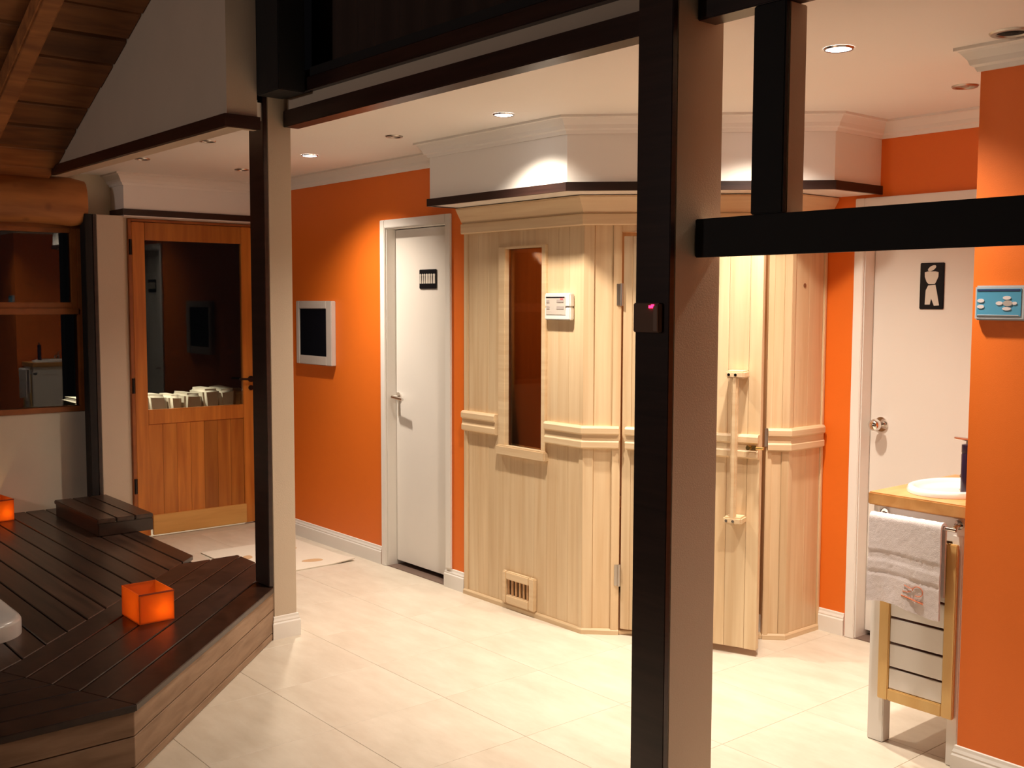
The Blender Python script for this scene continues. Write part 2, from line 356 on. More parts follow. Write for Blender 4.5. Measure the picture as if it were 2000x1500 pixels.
# small box with the red led on the dark board
t = Thing('wall_switch', (-2.12, 2.28, 1.49), 'small brown control box with a red light on the dark foreground board', 'switch')
t.part('housing', box(-2.172, -2.072, 2.262, 2.2795, 1.494, 1.578), plain('brown_switch', (.16, .09, .06), .35), bevel=.003)
t.part('side_strip', box(-2.090, -2.074, 2.258, 2.262, 1.498, 1.570), plain('switch_strip', (.26, .17, .13), .4), bevel=.001)
t.part('indicator_light', [box(-2.108, -2.094, 2.2585, 2.262, 1.563, 1.571), box(-2.098, -2.090, 2.2585, 2.262, 1.567, 1.574)], 'led')

# ------------------------------------------------ white doors
def white_door(name, x0, x1, leaf_y, z, label, casing_r=True):
    d = Thing(name, ((x0 + x1) / 2, leaf_y, 0), label, 'door', kind='structure')
    yw = YB if leaf_y < 4 else YR
    d.part('leaf', box(x0 + .012, x1 - .012, leaf_y, leaf_y + .04, .030, z - .014), 'door', bevel=.002)
    cs = .042
    fr = [box(x0 - cs, x0 + .006, yw - .014, yw, 0, z + cs), box(x1 - .006, x1 + cs, yw - .014, yw, .108, z + cs), box(x0 + .006, x1 - .006, yw - .014, yw, z - .006, z + cs)]
    d.part('casing', fr, 'white', bevel=.003)
    d.part('jamb', [box(x0, x0 + .010, yw, leaf_y + .06, 0, z), box(x1 - .010, x1, yw, leaf_y + .06, 0, z), box(x0, x1, yw, leaf_y + .06, z - .01, z)], 'white')
    d.part('threshold', box(x0, x1, yw - .001, leaf_y + .08, -.003, .004), 'sill', label='dark brown threshold')
    return d
d1 = white_door('door_1', -5.357, -4.745, 3.553, 2.012, 'plain white door left of the cabin with a small square sign')
h = d1.part('door_handle', [cyl((-5.315, 3.553, 1.018), (-5.315, 3.545, 1.018), .026), cyl((-5.315, 3.545, 1.018), (-5.315, 3.50, 1.018), .010), cyl((-5.315, 3.502, 1.018), (-5.20, 3.498, 1.010), .009, .008)], 'chrome', label='chrome lever handle', smooth=True)
d1.part('lever_shadow_strip', box(-5.325, -5.305, 3.548, 3.5535, .90, 1.00), 'chrome', h, bevel=.002)  # chrome strip stands in for the lever's long shadow on the leaf
d2 = white_door('door_2', -2.79, -1.95, 4.50, 2.015, 'plain white door right of the cabin with the man sign')
d2.part('door_knob', [cyl((-2.72, 4.50, 1.018), (-2.72, 4.492, 1.018), .034, n=20), cyl((-2.72, 4.492, 1.018), (-2.72, 4.46, 1.018), .011), lathe((0, 0, 0), [(0, 0)], 3)], 'chrome', smooth=True, label='round chrome knob')
kn = lathe((0, 0, 0), [(0.001, -.026), (.016, -.024), (.026, -.014), (.029, 0), (.026, .012), (.014, .022), (.001, .024)], 20)
kn = ([(-2.72 + x, 4.445 + z, 1.018 + y) for x, y, z in kn[0]], kn[1])
d2.part('knob_head', kn, 'chrome', smooth=True)
# square sign on door_1: black plate with a row of pale upright marks
t = Thing('door_sign', (-5.008, 3.55, 1.655), 'small black square sign with a pale band on the left white door', 'sign')
t.part('plate', box(-5.093, -4.928, 3.545, 3.5525, 1.653, 1.762), 'blk', bevel=.0025)
mk = []
f0 = Fr((0, 3.545), 0)
for i, (a, b) in enumerate([(-5.088, -5.072), (-5.066, -5.052), (-5.047, -5.033), (-5.028, -5.006), (-5.002, -4.984), (-4.979, -4.965), (-4.958, -4.936)]):
    mk.append(f0.poly([(a, 1.682), (b, 1.682), (b - .002, 1.722), (b, 1.734), ((a + b) / 2, 1.738), (a, 1.734), (a + .002, 1.722)], -.0005, .0012))
t.part('lettering', mk, 'signw')
# man sign on door_2
t = Thing('door_sign', (-2.49, 4.50, 1.555), 'tall black sign with a white man figure on the right white door', 'sign')
t.part('plate', box(-2.548, -2.434, 4.493, 4.4995, 1.553, 1.758), 'blk', bevel=.0025)
f1 = Fr((-2.491, 4.493), 0)
def el(cx, cz, rx, rz, tilt=0, n=18): return [(cx + rx * cos(2 * pi * i / n) * cos(tilt) - rz * sin(2 * pi * i / n) * sin(tilt), cz + rx * cos(2 * pi * i / n) * sin(tilt) + rz * sin(2 * pi * i / n) * cos(tilt)) for i in range(n)]
t.part('figure', [f1.poly(el(.000, 1.734, .021, .010, .5), -.0003, .001),
                  f1.poly([(-.034, 1.716), (-.020, 1.720), (.016, 1.720), (.031, 1.716), (.031, 1.697), (.020, 1.672), (.014, 1.664), (-.014, 1.664), (-.024, 1.674), (-.033, 1.696)], -.0003, .001),
                  f1.poly([(-.016, 1.658), (.018, 1.661), (.026, 1.628), (.038, 1.570), (.014, 1.568), (.000, 1.600), (-.006, 1.573), (-.030, 1.573), (-.027, 1.636)], -.0003, .001)], 'signw')

# ------------------------------------------------ timber half-glazed door
d3 = Thing('door_3', (XD, 3.03, 0), 'orange timber door with a glass upper half, at the far left end', 'door', kind='structure')
X0 = XD - .02; X1 = XD + .018
def bx(y0, y1, z0, z1, a=X0, b=X1): return box(a, b, y0, y1, z0, z1)
d3.part('frame', [bx(2.59, 2.612, 0, 2.115, -7.12, -7.026), bx(3.462, 3.482, 0, 2.115, -7.12, -7.026), bx(2.612, 3.462, 2.098, 2.115, -7.12, -7.026)], 'frame', bevel=.002)
for y0, y1 in ((2.615, 2.700), (3.385, 3.460)): d3.part('stile', bx(y0, y1, .005, 2.095), 'doorw', bevel=.003)
for z0, z1 in ((1.978, 2.095), (.755, .852)): d3.part('rail', bx(2.701, 3.384, z0, z1), 'doorw', bevel=.003)
for i in range(7):
    a = 2.701 + i * .0976; d3.part('plank', bx(a, a + .0966, .10, .754, X0 + .006, X1 - .008), 'doorw', bevel=.0015)
d3.part('kick_board', bx(2.715, 3.392, .008, .142, X1 - .012, X1 + .010), 'kick', bevel=.003, label='paler wooden kick board')
d3.part('glass_pane', bx(2.701, 3.384, .853, 1.977, XD - .004, XD), 'glass2')
h = d3.part('door_handle', [cyl((X1, 3.44, 1.03), (X1 + .012, 3.44, 1.03), .022, n=16), cyl((X1, 3.44, 1.03), (X1 + .045, 3.44, 1.03), .008), cyl((X1 + .045, 3.446, 1.03), (X1 + .045, 3.335, 1.035), .008)], 'blk', smooth=True, label='black lever handle')
d3.part('keyhole', cyl((X1, 3.44, .968), (X1 + .008, 3.44, .968), .018), 'blk', h)
for z in (1.93, 1.02, .35): d3.part('hinge', [cyl((X1 + .004, 2.603, z - .05), (X1 + .004, 2.603, z + .05), .011)], 'blk', smooth=True)
# stones beyond the glass
sl = Thing('stone_ledge', (-7.45, 3.0, 0), 'row of pale rough stones seen through the timber door glass', 'ledge')
sl.part('plinth', box(-7.62, -7.30, 2.3, 3.75, 0, .72), 'outer')
y = 2.32
while y < 3.7:
    wd = random.uniform(.10, .19); hh = random.uniform(.20, .235)
    g = box(-7.60, -7.32, y, y + wd - .008, .72, .72 + hh)
    g = ([(a + random.uniform(-.015, .015), b + random.uniform(-.012, .012), c + random.uniform(-.012, .012)) for a, b, c in g[0]], g[1])
    sl.part('stone', g, 'stone', bevel=.022, smooth=True, seg=3); y += wd

# ------------------------------------------------ terrace window
w1 = Thing('window_1', (XW, 1.34, .865), 'brown timber two-light window in the cream terrace wall', 'window', kind='structure')
def wx(y0, y1, z0, z1, a=-.09, b=.012): return box(XW + a, XW + b, y0, y1, z0, z1)
w1.part('window_frame', [wx(.35, 2.34, .866, .90), wx(.35, 2.34, 2.04, 2.075), wx(2.292, 2.34, .90, 2.04), wx(.35, .40, .90, 2.04), wx(1.10, 1.15, .90, 2.04)], 'frame', bevel=.003)
w1.part('transom', wx(.40, 2.292, 1.492, 1.53, -.09, .022), 'frame', bevel=.003)
for a, b in ((.40, 1.10), (1.15, 2.292)):
    s = w1.part('sash', [wx(a, a + .035, 1.53, 2.04, -.06, .002), wx(b - .035, b, 1.53, 2.04, -.06, .002), wx(a + .035, b - .035, 1.53, 1.568, -.06, .002), wx(a + .035, b - .035, 2.01, 2.04, -.06, .002)], 'frame', bevel=.002)
    w1.part('glass_pane', wx(a + .035, b - .035, 1.568, 2.01, -.030, -.026), 'glass', s)
    w1.part('glass_pane', wx(a, b, .90, 1.492, -.032, -.028), 'glass')

# ------------------------------------------------ log plate, roof boards, rafters
vs = []; fs = []; ny = 44; nr = 20
for i in range(ny + 1):
    yy = -1.6 + 3.90 * i / ny
    for j in range(nr):
        a = 2 * pi * j / nr; r = .150 + .010 * sin(3 * a + yy * 2.1) + .007 * sin(yy * 7 + a * 2) - (.02 if i == ny else 0)
        vs.append((-7.0 + r * cos(a) * .8, yy, 2.195 + r * sin(a)))
for i in range(ny):
    for j in range(nr):
        a = i * nr + j; b = i * nr + (j + 1) % nr; fs.append((a, b, b + nr, a + nr))
fs += [tuple(range(nr)), tuple(range(ny * nr + nr - 1, ny * nr - 1, -1))]
lg = obj('log_beam', (vs, fs), 'log', smooth=True); prop(lg, 'knotty round log beam lying over the terrace window', 'beam')
sl_ = .4395
def rz(x): return 2.385 + sl_ * (x + 6.79)
rf = Thing('terrace_roof', (-5.5, .3, 2.9), 'underside of the sloping roof of dark brown boards at upper left', 'roof')
x = -7.02; k = 0
while x < -3.0:
    wd = .205; x1 = x + wd - .022
    dz = random.uniform(-.006, .006)
    g = ([(x, -1.9, rz(x) + dz), (x1, -1.9, rz(x1) + dz), (x1, 2.083, rz(x1) + dz), (x, 2.083, rz(x) + dz), (x, -1.9, rz(x) + .03 + dz), (x1, -1.9, rz(x1) + .03 + dz), (x1, 2.083, rz(x1) + .03 + dz), (x, 2.083, rz(x) + .03 + dz)], FB)
    rf.part('roof_board', g, 'roofw', bevel=.004, seg=1); x += wd
rf.part('roof_lining', ([(-7.05, -1.9, rz(-7.05) + .05), (-3.0, -1.9, rz(-3.0) + .05), (-3.0, 2.083, rz(-3.0) + .05), (-7.05, 2.083, rz(-7.05) + .05), (-7.05, -1.9, rz(-7.05) + .08), (-3, -1.9, rz(-3) + .08), (-3, 2.083, rz(-3) + .08), (-7.05, 2.083, rz(-7.05) + .08)], FB), 'black')
for y in (1.56, .76, -.04, -.84):
    g = ([(-7.0, y, rz(-7.0) - .12), (-3.0, y, rz(-3) - .12), (-3.0, y + .10, rz(-3) - .12), (-7.0, y + .10, rz(-7.0) - .12), (-7.0, y, rz(-7) - .002), (-3.0, y, rz(-3) - .002), (-3.0, y + .10, rz(-3) - .002), (-7.0, y + .10, rz(-7) - .002)], FB)
    rf.part('rafter', g, 'roofw', bevel=.012)

# ------------------------------------------------ raised deck
ZD = .25; K = (-3.451, 1.262); E = (-4.52, 2.331)
dk = Thing('timber_deck', (-5.0, 1.0, 0), 'raised terrace deck of dark brown boards in the left foreground', 'deck')
poly_in = []
r2 = 2 ** .5
def clip_boards():
    # interior boards along x, cut against the diagonal border and the right border
    bw = .118; y = -1.96
    while y < 2.47:
        y1 = y + bw - .007
        off = .62     # border width
        def xr(yy):
            a = K[0] + K[1] - off * r2 - yy       # diagonal limit x + y = const - off*sqrt2
            return min(a, K[0] - off)
        xl = -7.12
        if y < 2.27 and y1 > 2.27: y1 = 2.268
        if y >= 2.27: xl = -5.205
        if y >= 2.25 and y < 2.27: y = 2.272; y1 = 2.362; xl = -5.205
        a, b = xr(y), xr(y1)
        if y < 2.27 or True:
            if a - xl > .05:
                b = max(b, xl + .01)
                dk.part('deck_board', slab([(xl, y), (a, y), (b, y1), (xl, y1)], ZD - .025, ZD), 'deck', bevel=.003, seg=1)
        y += bw
clip_boards()
# notch cover board and border boards parallel to the two outer edges, mitred at the corner
tn = math.tan(R(22.5))
def off_pt(o):   # inner corner where both edges are offset by o
    return (K[0] - o, K[1] - o * tn)
nb = 5
for i in range(nb):
    o0 = i * .125; o1 = o0 + .119
    a0, a1 = off_pt(o0), off_pt(o1)
    e0 = 2.455
    def dx(o): return K[0] + K[1] - o * r2
    if i == 0: end = [(dx(o0) - 2.30, 2.30), (dx(o1) - 2.30, 2.30)]
    elif dx(o1) - e0 > -5.2: end = [(dx(o0) - e0, e0), (dx(o1) - e0, e0)]
    elif dx(o0) - e0 > -5.2: end = [(dx(o0) - e0, e0), (-5.2, e0), (-5.2, dx(o1) + 5.2)]
    else: end = [(-5.2, dx(o0) + 5.2), (-5.2, dx(o1) + 5.2)]
    dk.part('border_board', slab([a0] + end + [a1], ZD - .025, ZD), 'deckd', bevel=.003, seg=1)
    dk.part('border_board', slab([a0, a1, (a1[0], -1.96), (a0[0], -1.96)], ZD - .025, ZD), 'deckd', bevel=.003, seg=1)
# fascia boards
for z0, z1 in ((.142, .2245), (.036, .138), (.003, .032)):
    ins = .010
    dk.part('fascia_board', sweep([(K[0] - .0, -1.96), K, (E[0], E[1])], [(-.030, z0), (-ins, z0), (-ins, z1), (-.030, z1)]), 'fascia', bevel=.002, seg=1)
dk.part('fascia_cap', sweep([(K[0], -1.96), K, (E[0], E[1])], [(-.030, .2250), (-.006, .2250), (-.006, .2495 - .024), (-.030, .2245)]), 'fascia')
dk.part('substructure', slab([(-7.12, -1.9), (K[0] - .06, -1.9), (K[0] - .06, K[1] - .02), (-4.66, 2.40), (-5.19, 2.43), (-5.19, 2.25), (-7.12, 2.25)], .003, ZD - .028), 'hole')
st = Thing('timber_step', (-6.4, 2.15, ZD), 'low dark timber step on the deck by the timber door', 'step')
for i in range(3):
    st.part('tread_board', box(-6.86, -6.08, 2.03 + i * .108, 2.03 + i * .108 + .103, .325, .35), 'deck', bevel=.004)
st.part('front_board', box(-6.105, -6.083, 2.035, 2.348, .252, .324), 'deckd', bevel=.003)
st.part('frame', [box(-6.86, -6.11, 2.04, 2.065, .252, .324), box(-6.86, -6.11, 2.32, 2.345, .252, .324)], 'deckd')
pp = Thing('post', (-6.83, 2.31, ZD), 'slim dark timber post standing on the deck left of the timber door', 'post')
pp.part('shaft', box(-6.99, -6.895, 2.272, 2.318, ZD, 2.12), 'black', bevel=.003)

# ------------------------------------------------ candle lanterns
def lantern(cx, cy, rot, label, w=.148, d=.20, h=.125):
    t = Thing('candle_lantern', (cx, cy, ZD), label, 'lantern', 'orange candle lanterns on the deck')
    f = Fr((cx, cy), rot)
    th = .003
    def pan(u0, u1, v0, v1): return f.box(u0, u1, v0, v1, ZD + .004, ZD + h)
    for q in (pan(-w / 2, w / 2, d / 2 - th, d / 2), pan(-w / 2, w / 2, -d / 2, -d / 2 + th), pan(-w / 2, -w / 2 + th, -d / 2 + th, d / 2 - th), pan(w / 2 - th, w / 2, -d / 2 + th, d / 2 - th)):
        t.part('side_panel', q, 'paper')
    t.part('bottom', f.box(-w / 2, w / 2, -d / 2, d / 2, ZD, ZD + .0035), 'paper')
    rim = plain('lantern_rim_' + str(len(bpy.data.materials)), (.35, .05, .01), .6)
    for a, b in ((d / 2, d / 2 + .0015), (-d / 2 - .0015, -d / 2)): t.part('rim', f.box(-w / 2 - .001, w / 2 + .001, a, b, ZD + h - .006, ZD + h + .001), rim)
    p = f.p(.030, d / 2 - .055, 0)
    c = t.part('candle', cyl((p[0], p[1], ZD + .004), (p[0], p[1], ZD + .022), .019), 'ceramic')
    t.part('flame', lathe((p[0], p[1], ZD + .024), [(.0005, 0), (.005, .006), (.004, .014), (.0005, .024)], 10), 'flame', c)
    l = light('candle_light', 'POINT', (p[0], p[1], ZD + .045), .24, (1, .70, .28), shadow_soft_size=.008); l.parent = t.o; l.location = (p[0] - cx, p[1] - cy, .045)
lantern(-4.405, 1.67, R(90), 'open orange paper candle lantern glowing near the front edge of the deck')
lantern(-6.98, 1.72, R(96), 'orange paper candle lantern against the cream wall under the window', .148, .20, .13)

# ------------------------------------------------ hot tub corner
def rrect(x0, x1, y0, y1, r, n=10):
    out = []
    for cx, cy, a0 in ((x1 - r, y1 - r, 0), (x0 + r, y1 - r, 90), (x0 + r, y0 + r, 180), (x1 - r, y0 + r, 270)):
        for i in range(n + 1): a = R(a0 + 90 * i / n); out.append((cx + r * cos(a), cy + r * sin(a)))
    return out
tb_ = Thing('hot_tub', (-5.3, .3, ZD), 'white hot tub shell whose rounded corner shows at the left edge', 'tub')
def ring(levels):
    vs = []; fs = []; n = len(levels[0])
    for lv in levels: vs += lv
    for i in range(len(levels) - 1):
        for j in range(n):
            a = i * n + j; b = i * n + (j + 1) % n; fs.append((a, b, b + n, a + n))
    return vs, fs
lv = []
for ins, z, r in ((0, 0, .16), (0, .055, .16), (.006, .066, .155), (.02, .072, .15), (.13, .072, .22), (.15, .066, .22), (.17, .04, .22), (.2, -.0, .25)):
    lv.append([(x, y, ZD + z) for x, y in rrect(-6.3 + ins, -4.405 - ins, -.75 + ins, 1.205 - ins, r)])
tb_.part('shell', ring(lv), 'tub', smooth=True)
g = rrect(-6.3 + .19, -4.405 - .19, -.75 + .19, 1.205 - .19, .24)
tb_.part('water', slab(g, ZD + .004, ZD + .012), 'water')

# ------------------------------------------------ sauna cabin
sa = Thing('sauna_cabin', (-3.8, 3.95, 0), 'pale pine corner sauna cabin with an open door, in the middle', 'sauna')
A = (-3.655, 3.482); LF = Fr((-4.58, 3.482), 0); DG = Fr(A, R(45)); B = DG.p(.947, 0, 0)[:2]; RF = Fr(B, R(90))
LL = .925; DL = .947; RL = YR - B[1] - .003
ZT = 2.068
def planks(f, u0, u1, z0, z1, n, v0=-.022, v1=0, mat='pine'):
    w = (u1 - u0) / n
    for i in range(n):
        sa.part('plank', f.box(u0 + i * w + .0003, u0 + (i + 1) * w - .0003, v0, v1, z0, z1), mat, bevel=.0012, seg=1)
# left face
sa.part('corner_post', LF.box(-.0, .034, -.03, .006, .0, 1.94), 'pine', bevel=.002)
planks(LF, .034, .290, .028, 1.94, 3)
planks(LF, .290, .665, .028, .81, 4)
planks(LF, .290, .665, 1.845, 1.94, 4)
planks(LF, .665, .896, .028, 1.94, 3)
# window in the left face
wu0, wu1, wz0, wz1 = .357, .635, .848, 1.845
wf = sa.part('window_frame', [LF.box(wu0 - .055, wu0, -.03, .016, wz0 - .048, wz1 + .012), LF.box(wu1, wu1 + .030, -.03, .016, wz0 - .048, wz1 + .012), LF.box(wu0, wu1, -.03, .016, wz1, wz1 + .012)], 'pine_h', bevel=.003)
sa.part('window_sill', LF.box(wu0 - .062, wu1 + .040, -.02, .028, wz0 - .052, wz0), 'pine_h', wf, bevel=.006)
sa.part('glass_pane', LF.box(wu0, wu1, -.016, -.011, wz0, wz1), 'bronze', wf)
# vent
vt = sa.part('vent_frame', [LF.box(.345, .375, 0, .022, .030, .198), LF.box(.555, .598, 0, .022, .030, .198), LF.box(.375, .555, 0, .022, .156, .198), LF.box(.375, .555, 0, .022, .030, .076)], 'pine_h', bevel=.005)
sa.part('vent_back', LF.box(.375, .555, 0, .002, .076, .156), 'hole', vt)
for i in range(6):
    u = .378 + i * .030; sa.part('vent_slat', LF.box(u, u + .015, .002, .013, .076, .156), 'sauna_in', vt, bevel=.002)
# diagonal front
sa.part('corner_post', [DG.box(-.006, .046, -.03, .006, 0, 1.94)], 'pine', bevel=.003)
sa.part('corner_post', LF.box(.896, .929, -.03, .006, 0, 1.94), 'pine', bevel=.003)
planks(DG, .046, .132, .028, 1.94, 1)
sa.part('door_jamb', [DG.box(.132, .172, -.05, .010, 0, 1.94), DG.box(.845, .872, -.05, .010, 0, 1.94), DG.box(.172, .845, -.05, .010, 1.905, 1.94), DG.box(.172, .845, -.05, .004, 0, .020)], 'pine', bevel=.003)
planks(DG, .872, .917, .028, 1.94, 1)
sa.part('corner_post', DG.box(.917, .953, -.03, .006, 0, 1.94), 'pine', bevel=.003)
planks(RF, .028, RL - .02, .028, 1.94, 2)
sa.part('corner_post', [RF.box(-.006, .028, -.03, .006, 0, 1.94)], 'pine', bevel=.003)
sa.part('corner_post', [RF.box(RL - .018, RL, -.03, .008, 0, 1.94)], 'pine', bevel=.003)
sa.part('wood_knot', cyl(RF.p(.10, .0008, 1.66), RF.p(.10, .0022, 1.66), .010, n=14), plain('knot', (.25, .10, .04), .6))
# waist rail
rp = [(0, .892), (.012, .892), (.026, .900), (.026, .925), (.021, .932), (.021, .958), (.030, .966), (.030, .990), (.022, 1.0), (0, 1.0)]
sa.part('waist_rail', sweep([LF.p(0.004, 0, 0)[:2], LF.p(.286, 0, 0)[:2]], rp), 'pine_h')
sa.part('waist_rail', sweep([LF.p(.672, 0, 0)[:2], A, DG.p(.165, 0, 0)[:2]], rp), 'pine_h')
sa.part('waist_rail', sweep([DG.p(.852, 0, 0)[:2], B, RF.p(RL - .02, 0, 0)[:2]], rp), 'pine_h')
# base and crown mouldings
bp_ = [(-.01, 0), (.012, 0), (.012, .020), (.006, .028), (-.01, .028)]
sa.part('base_trim', sweep([LF.p(0, 0, 0)[:2], A, DG.p(.172, 0, 0)[:2]], bp_), 'pine_h')
sa.part('base_trim', sweep([DG.p(.845, 0, 0)[:2], B, RF.p(RL, 0, 0)[:2]], bp_), 'pine_h')
path = [LF.p(0, 0, 0)[:2], A, B, RF.p(RL, 0, 0)[:2]]
sa.part('crown_board', sweep(path, [(-.02, 1.935), (.022, 1.935), (.027, 1.940), (.027, 1.984), (.022, 1.988), (-.02, 1.988)]), 'pine_h')
sa.part('crown_board', sweep(path, [(-.02, 1.989), (.016, 1.989), (.024, 2.000), (.060, 2.060), (.060, ZT), (-.02, ZT)]), 'pine_h')
# inner lining, bench and back walls
def rect_in(f, u0, u1, z0, z1): return f.box(u0, u1, -.040, -.024, z0, z1)
sa.part('lining', [rect_in(LF, 0, wu0, 0, 2.05), rect_in(LF, wu1, LL - .03, 0, 2.05), rect_in(LF, wu0, wu1, 0, wz0), rect_in(LF, wu0, wu1, wz1, 2.05),
                   rect_in(DG, .02, .132, 0, 2.05), rect_in(DG, .872, .93, 0, 2.05), rect_in(DG, .13, .875, 1.94, 2.05), rect_in(RF, .02, RL, 0, 2.05),
                   box(-4.58, -4.56, 3.53, 4.42, 0, 2.05), box(-4.56, -3.0, 4.40, 4.42, 0, 2.05), slab([(-4.56, 3.53), (-3.68, 3.53), (-3.03, 4.17), (-3.03, 4.40), (-4.56, 4.40)], 2.04, 2.06)], 'sauna_in')
sa.part('bench', [box(-4.55, -4.05, 3.56, 4.39, .43, .47), box(-4.08, -4.05, 3.56, 4.39, .05, .43)], 'sauna_in')
# open door leaf
th = R(45 - 23.8 + .0)
DF = Fr((-3.528, 3.604), R(21.2)); 
lf = sa.part('door', [DF.box(.004, .05, -.036, 0, .030, 1.885), DF.box(.605, .662, -.036, 0, .030, 1.885), DF.box(.05, .605, -.030, -.006, .030, 1.885)], 'pine', label='pine cabin door standing ajar', bevel=.002)
for i in range(6):
    u = .0505 + i * .0924; sa.part('plank', DF.box(u, u + .0912, -.006, -.001, .032, 1.883), 'pine', lf, bevel=.001, seg=1)
sa.part('waist_rail', sweep([DF.p(.03, 0, 0)[:2], DF.p(.660, 0, 0)[:2]], rp), 'pine_h', lf)
sa.part('handle', [DF.box(.552, .580, .055, .083, .60, 1.275), DF.box(.525, .610, 0, .085, 1.250, 1.283), DF.box(.525, .610, 0, .085, .605, .638)], 'pine_h', lf, bevel=.007)
for u in (.542, .572):
    for z in (1.266, .621): sa.part('screw', cyl(DF.p(u, .083, z), DF.p(u, .089, z), .0065, n=12), 'chrome', lf, smooth=True)
sa.part('latch', [DF.box(.612, .655, .030, .036, .935, .955), cyl(DF.p(.622, .034, .945), DF.p(.622, .050, .945), .010), cyl(DF.p(.655, .040, .945), DF.p(.69, .040, .945), .006)], 'brass', lf, label='brass latch', smooth=True)
for z in (1.615, .29): sa.part('hinge', [cyl(DG.p(.172, .014, z - .052), DG.p(.172, .014, z + .052), .008, n=12), DG.box(.150, .172, .010, .013, z - .05, z + .05)], 'steel', lf, smooth=True)
sa.part('strike_plate', DG.box(.838, .852, .006, .016, .915, 1.0), 'steel')

# wall controller on the cabin
t = Thing('sauna_control', (-3.80, 3.482, 1.49), 'white control box with red light on the cabin beside its window', 'control panel')
t.part('housing', [box(-3.903, -3.722, 3.450, 3.4815, 1.494, 1.555), box(-3.903, -3.722, 3.450, 3.4815, 1.557, 1.622)], 'plastic', bevel=.005)
t.part('keypad', box(-3.888, -3.752, 3.4478, 3.4505, 1.520, 1.605), plain('keypad_face', (.60, .53, .46), .4))
t.part('display', box(-3.888, -3.757, 3.4465, 3.448, 1.600, 1.605), 'blk')
kb = [(-3.884, 1.575), (-3.884, 1.545), (-3.812, 1.577), (-3.812, 1.545)]
for a, z in kb: t.part('button', box(a, a + (.022 if a < -3.85 else .050), 3.4460, 3.448, z, z + .016), 'dkpad', bevel=.001, seg=1)
t.part('indicator_light', box(-3.786, -3.766, 3.4460, 3.448, 1.590, 1.597), glow('red_lamp', (1, .08, .08), 1.5))

# screen on the orange wall
t = Thing('wall_screen', (-6.15, YB, 1.17), 'white framed black screen on the left orange wall', 'screen')
t.part('frame', [box(-6.385, -6.345, 3.455, 3.4895, 1.171, 1.582), box(-5.998, -5.930, 3.455, 3.4895, 1.171, 1.582), box(-6.345, -5.998, 3.455, 3.4895, 1.532, 1.582), box(-6.345, -5.998, 3.455, 3.4895, 1.171, 1.228)], plain('shaded_screen_frame', (.52, .46, .42), .4), bevel=.004)  # frame colour greyed to hold the shade that falls on it
t.part('display', box(-6.345, -5.998, 3.462, 3.485, 1.228, 1.532), 'screen')

# blue keypad on the partition
t = Thing('blue_keypad', (-1.63, YP, 1.525), 'grey framed blue keypad on the right orange partition', 'control panel')
y0 = YP - .024
t.part('housing', box(-1.712, -1.548, y0, YP - .0005, 1.526, 1.636), 'grey', bevel=.005)
t.part('display', box(-1.704, -1.562, y0 - .002, y0 + .001, 1.540, 1.626), 'blue')
t.part('stripe', box(-1.702, -1.566, y0 - .0032, y0 - .0018, 1.618, 1.624), plain('navy_print', (.02, .04, .12), .4))
t.part('stripe', box(-1.700, -1.568, y0 - .0030, y0 - .0018, 1.5415, 1.5435), 'pad')
fk = Fr((0, y0 - .002), 0)
for a, z in ((-1.690, 1.588), (-1.690, 1.569)): t.part('button', fk.poly(el(a, z, .0115, .0060), 0, .002), 'pad')
for a, z, rx, rz_, m in ((-1.606, 1.597, .013, .0060, 'pad'), (-1.606, 1.563, .014, .0055, 'pad'), (-1.630, 1.580, .011, .0060, 'pad'), (-1.603, 1.580, .015, .009, 'dkpad'), (-1.582, 1.580, .008, .005, 'pad')):
    t.part('button', fk.poly(el(a, z, rx, rz_), 0, .002 if m == 'pad' else .0024), m)

# ------------------------------------------------ vanity
vn = Thing('vanity_unit', (-1.92, 3.75, 0), 'narrow white wash stand with a slatted pine framed end panel', 'vanity')
vx0, vx1, vy0, vy1 = -2.100, -1.740, 3.435, 4.02
for a, b, c_, d_ in ((vx0, vx0 + .062, vy0, vy0 + .05), (-1.800, -1.760, vy0, vy0 + .05), (vx0, vx0 + .062, vy1 - .05, vy1), (-1.800, -1.760, vy1 - .05, vy1)):
    vn.part('leg', box(a, b, c_, d_, .001, .80), 'white', bevel=.003)
vn.part('apron', [box(vx0, vx1, vy0 + .004, vy0 + .03, .775, .859), box(vx0, vx0 + .022, vy0 + .03, vy1, .775, .859)], 'white', bevel=.002)
vn.part('cabinet_body', [box(vx0 + .004, vx0 + .02, vy0 + .05, vy1 - .05, .19, .775), box(vx0 + .02, vx1 - .01, vy1 - .03, vy1 - .01, .19, .80), box(vx0 + .02, vx1 - .01, vy0 + .06, vy1 - .04, .19, .21)], 'white')
pf = vn.part('panel_frame', [box(-2.054, -2.014, 3.418, 3.434, .168, .77), box(-1.812, -1.772, 3.418, 3.434, .168, .77), box(-2.014, -1.812, 3.418, 3.434, .168, .211), box(-2.014, -1.812, 3.418, 3.434, .72, .77)], 'pine_y', label='yellow pine frame with knots', bevel=.003)
for z0, z1 in ((.213, .285), (.293, .373), (.382, .466), (.475, .556), (.565, .645), (.654, .718)):
    vn.part('slat', box(-2.013, -1.813, 3.424, 3.432, z0, z1), 'white', pf, bevel=.002, seg=1)
cn = Thing('worktop', (-1.92, 3.75, .86), 'thick beech worktop on the wash stand', 'worktop')
cn.part('slab', box(-2.116, -1.735, 3.425, 4.04, .861, .906), 'beech', bevel=.004)
cn.part('back_rail', box(-1.752, -1.735, 3.60, 4.04, .9065, .935), 'beech', bevel=.003)
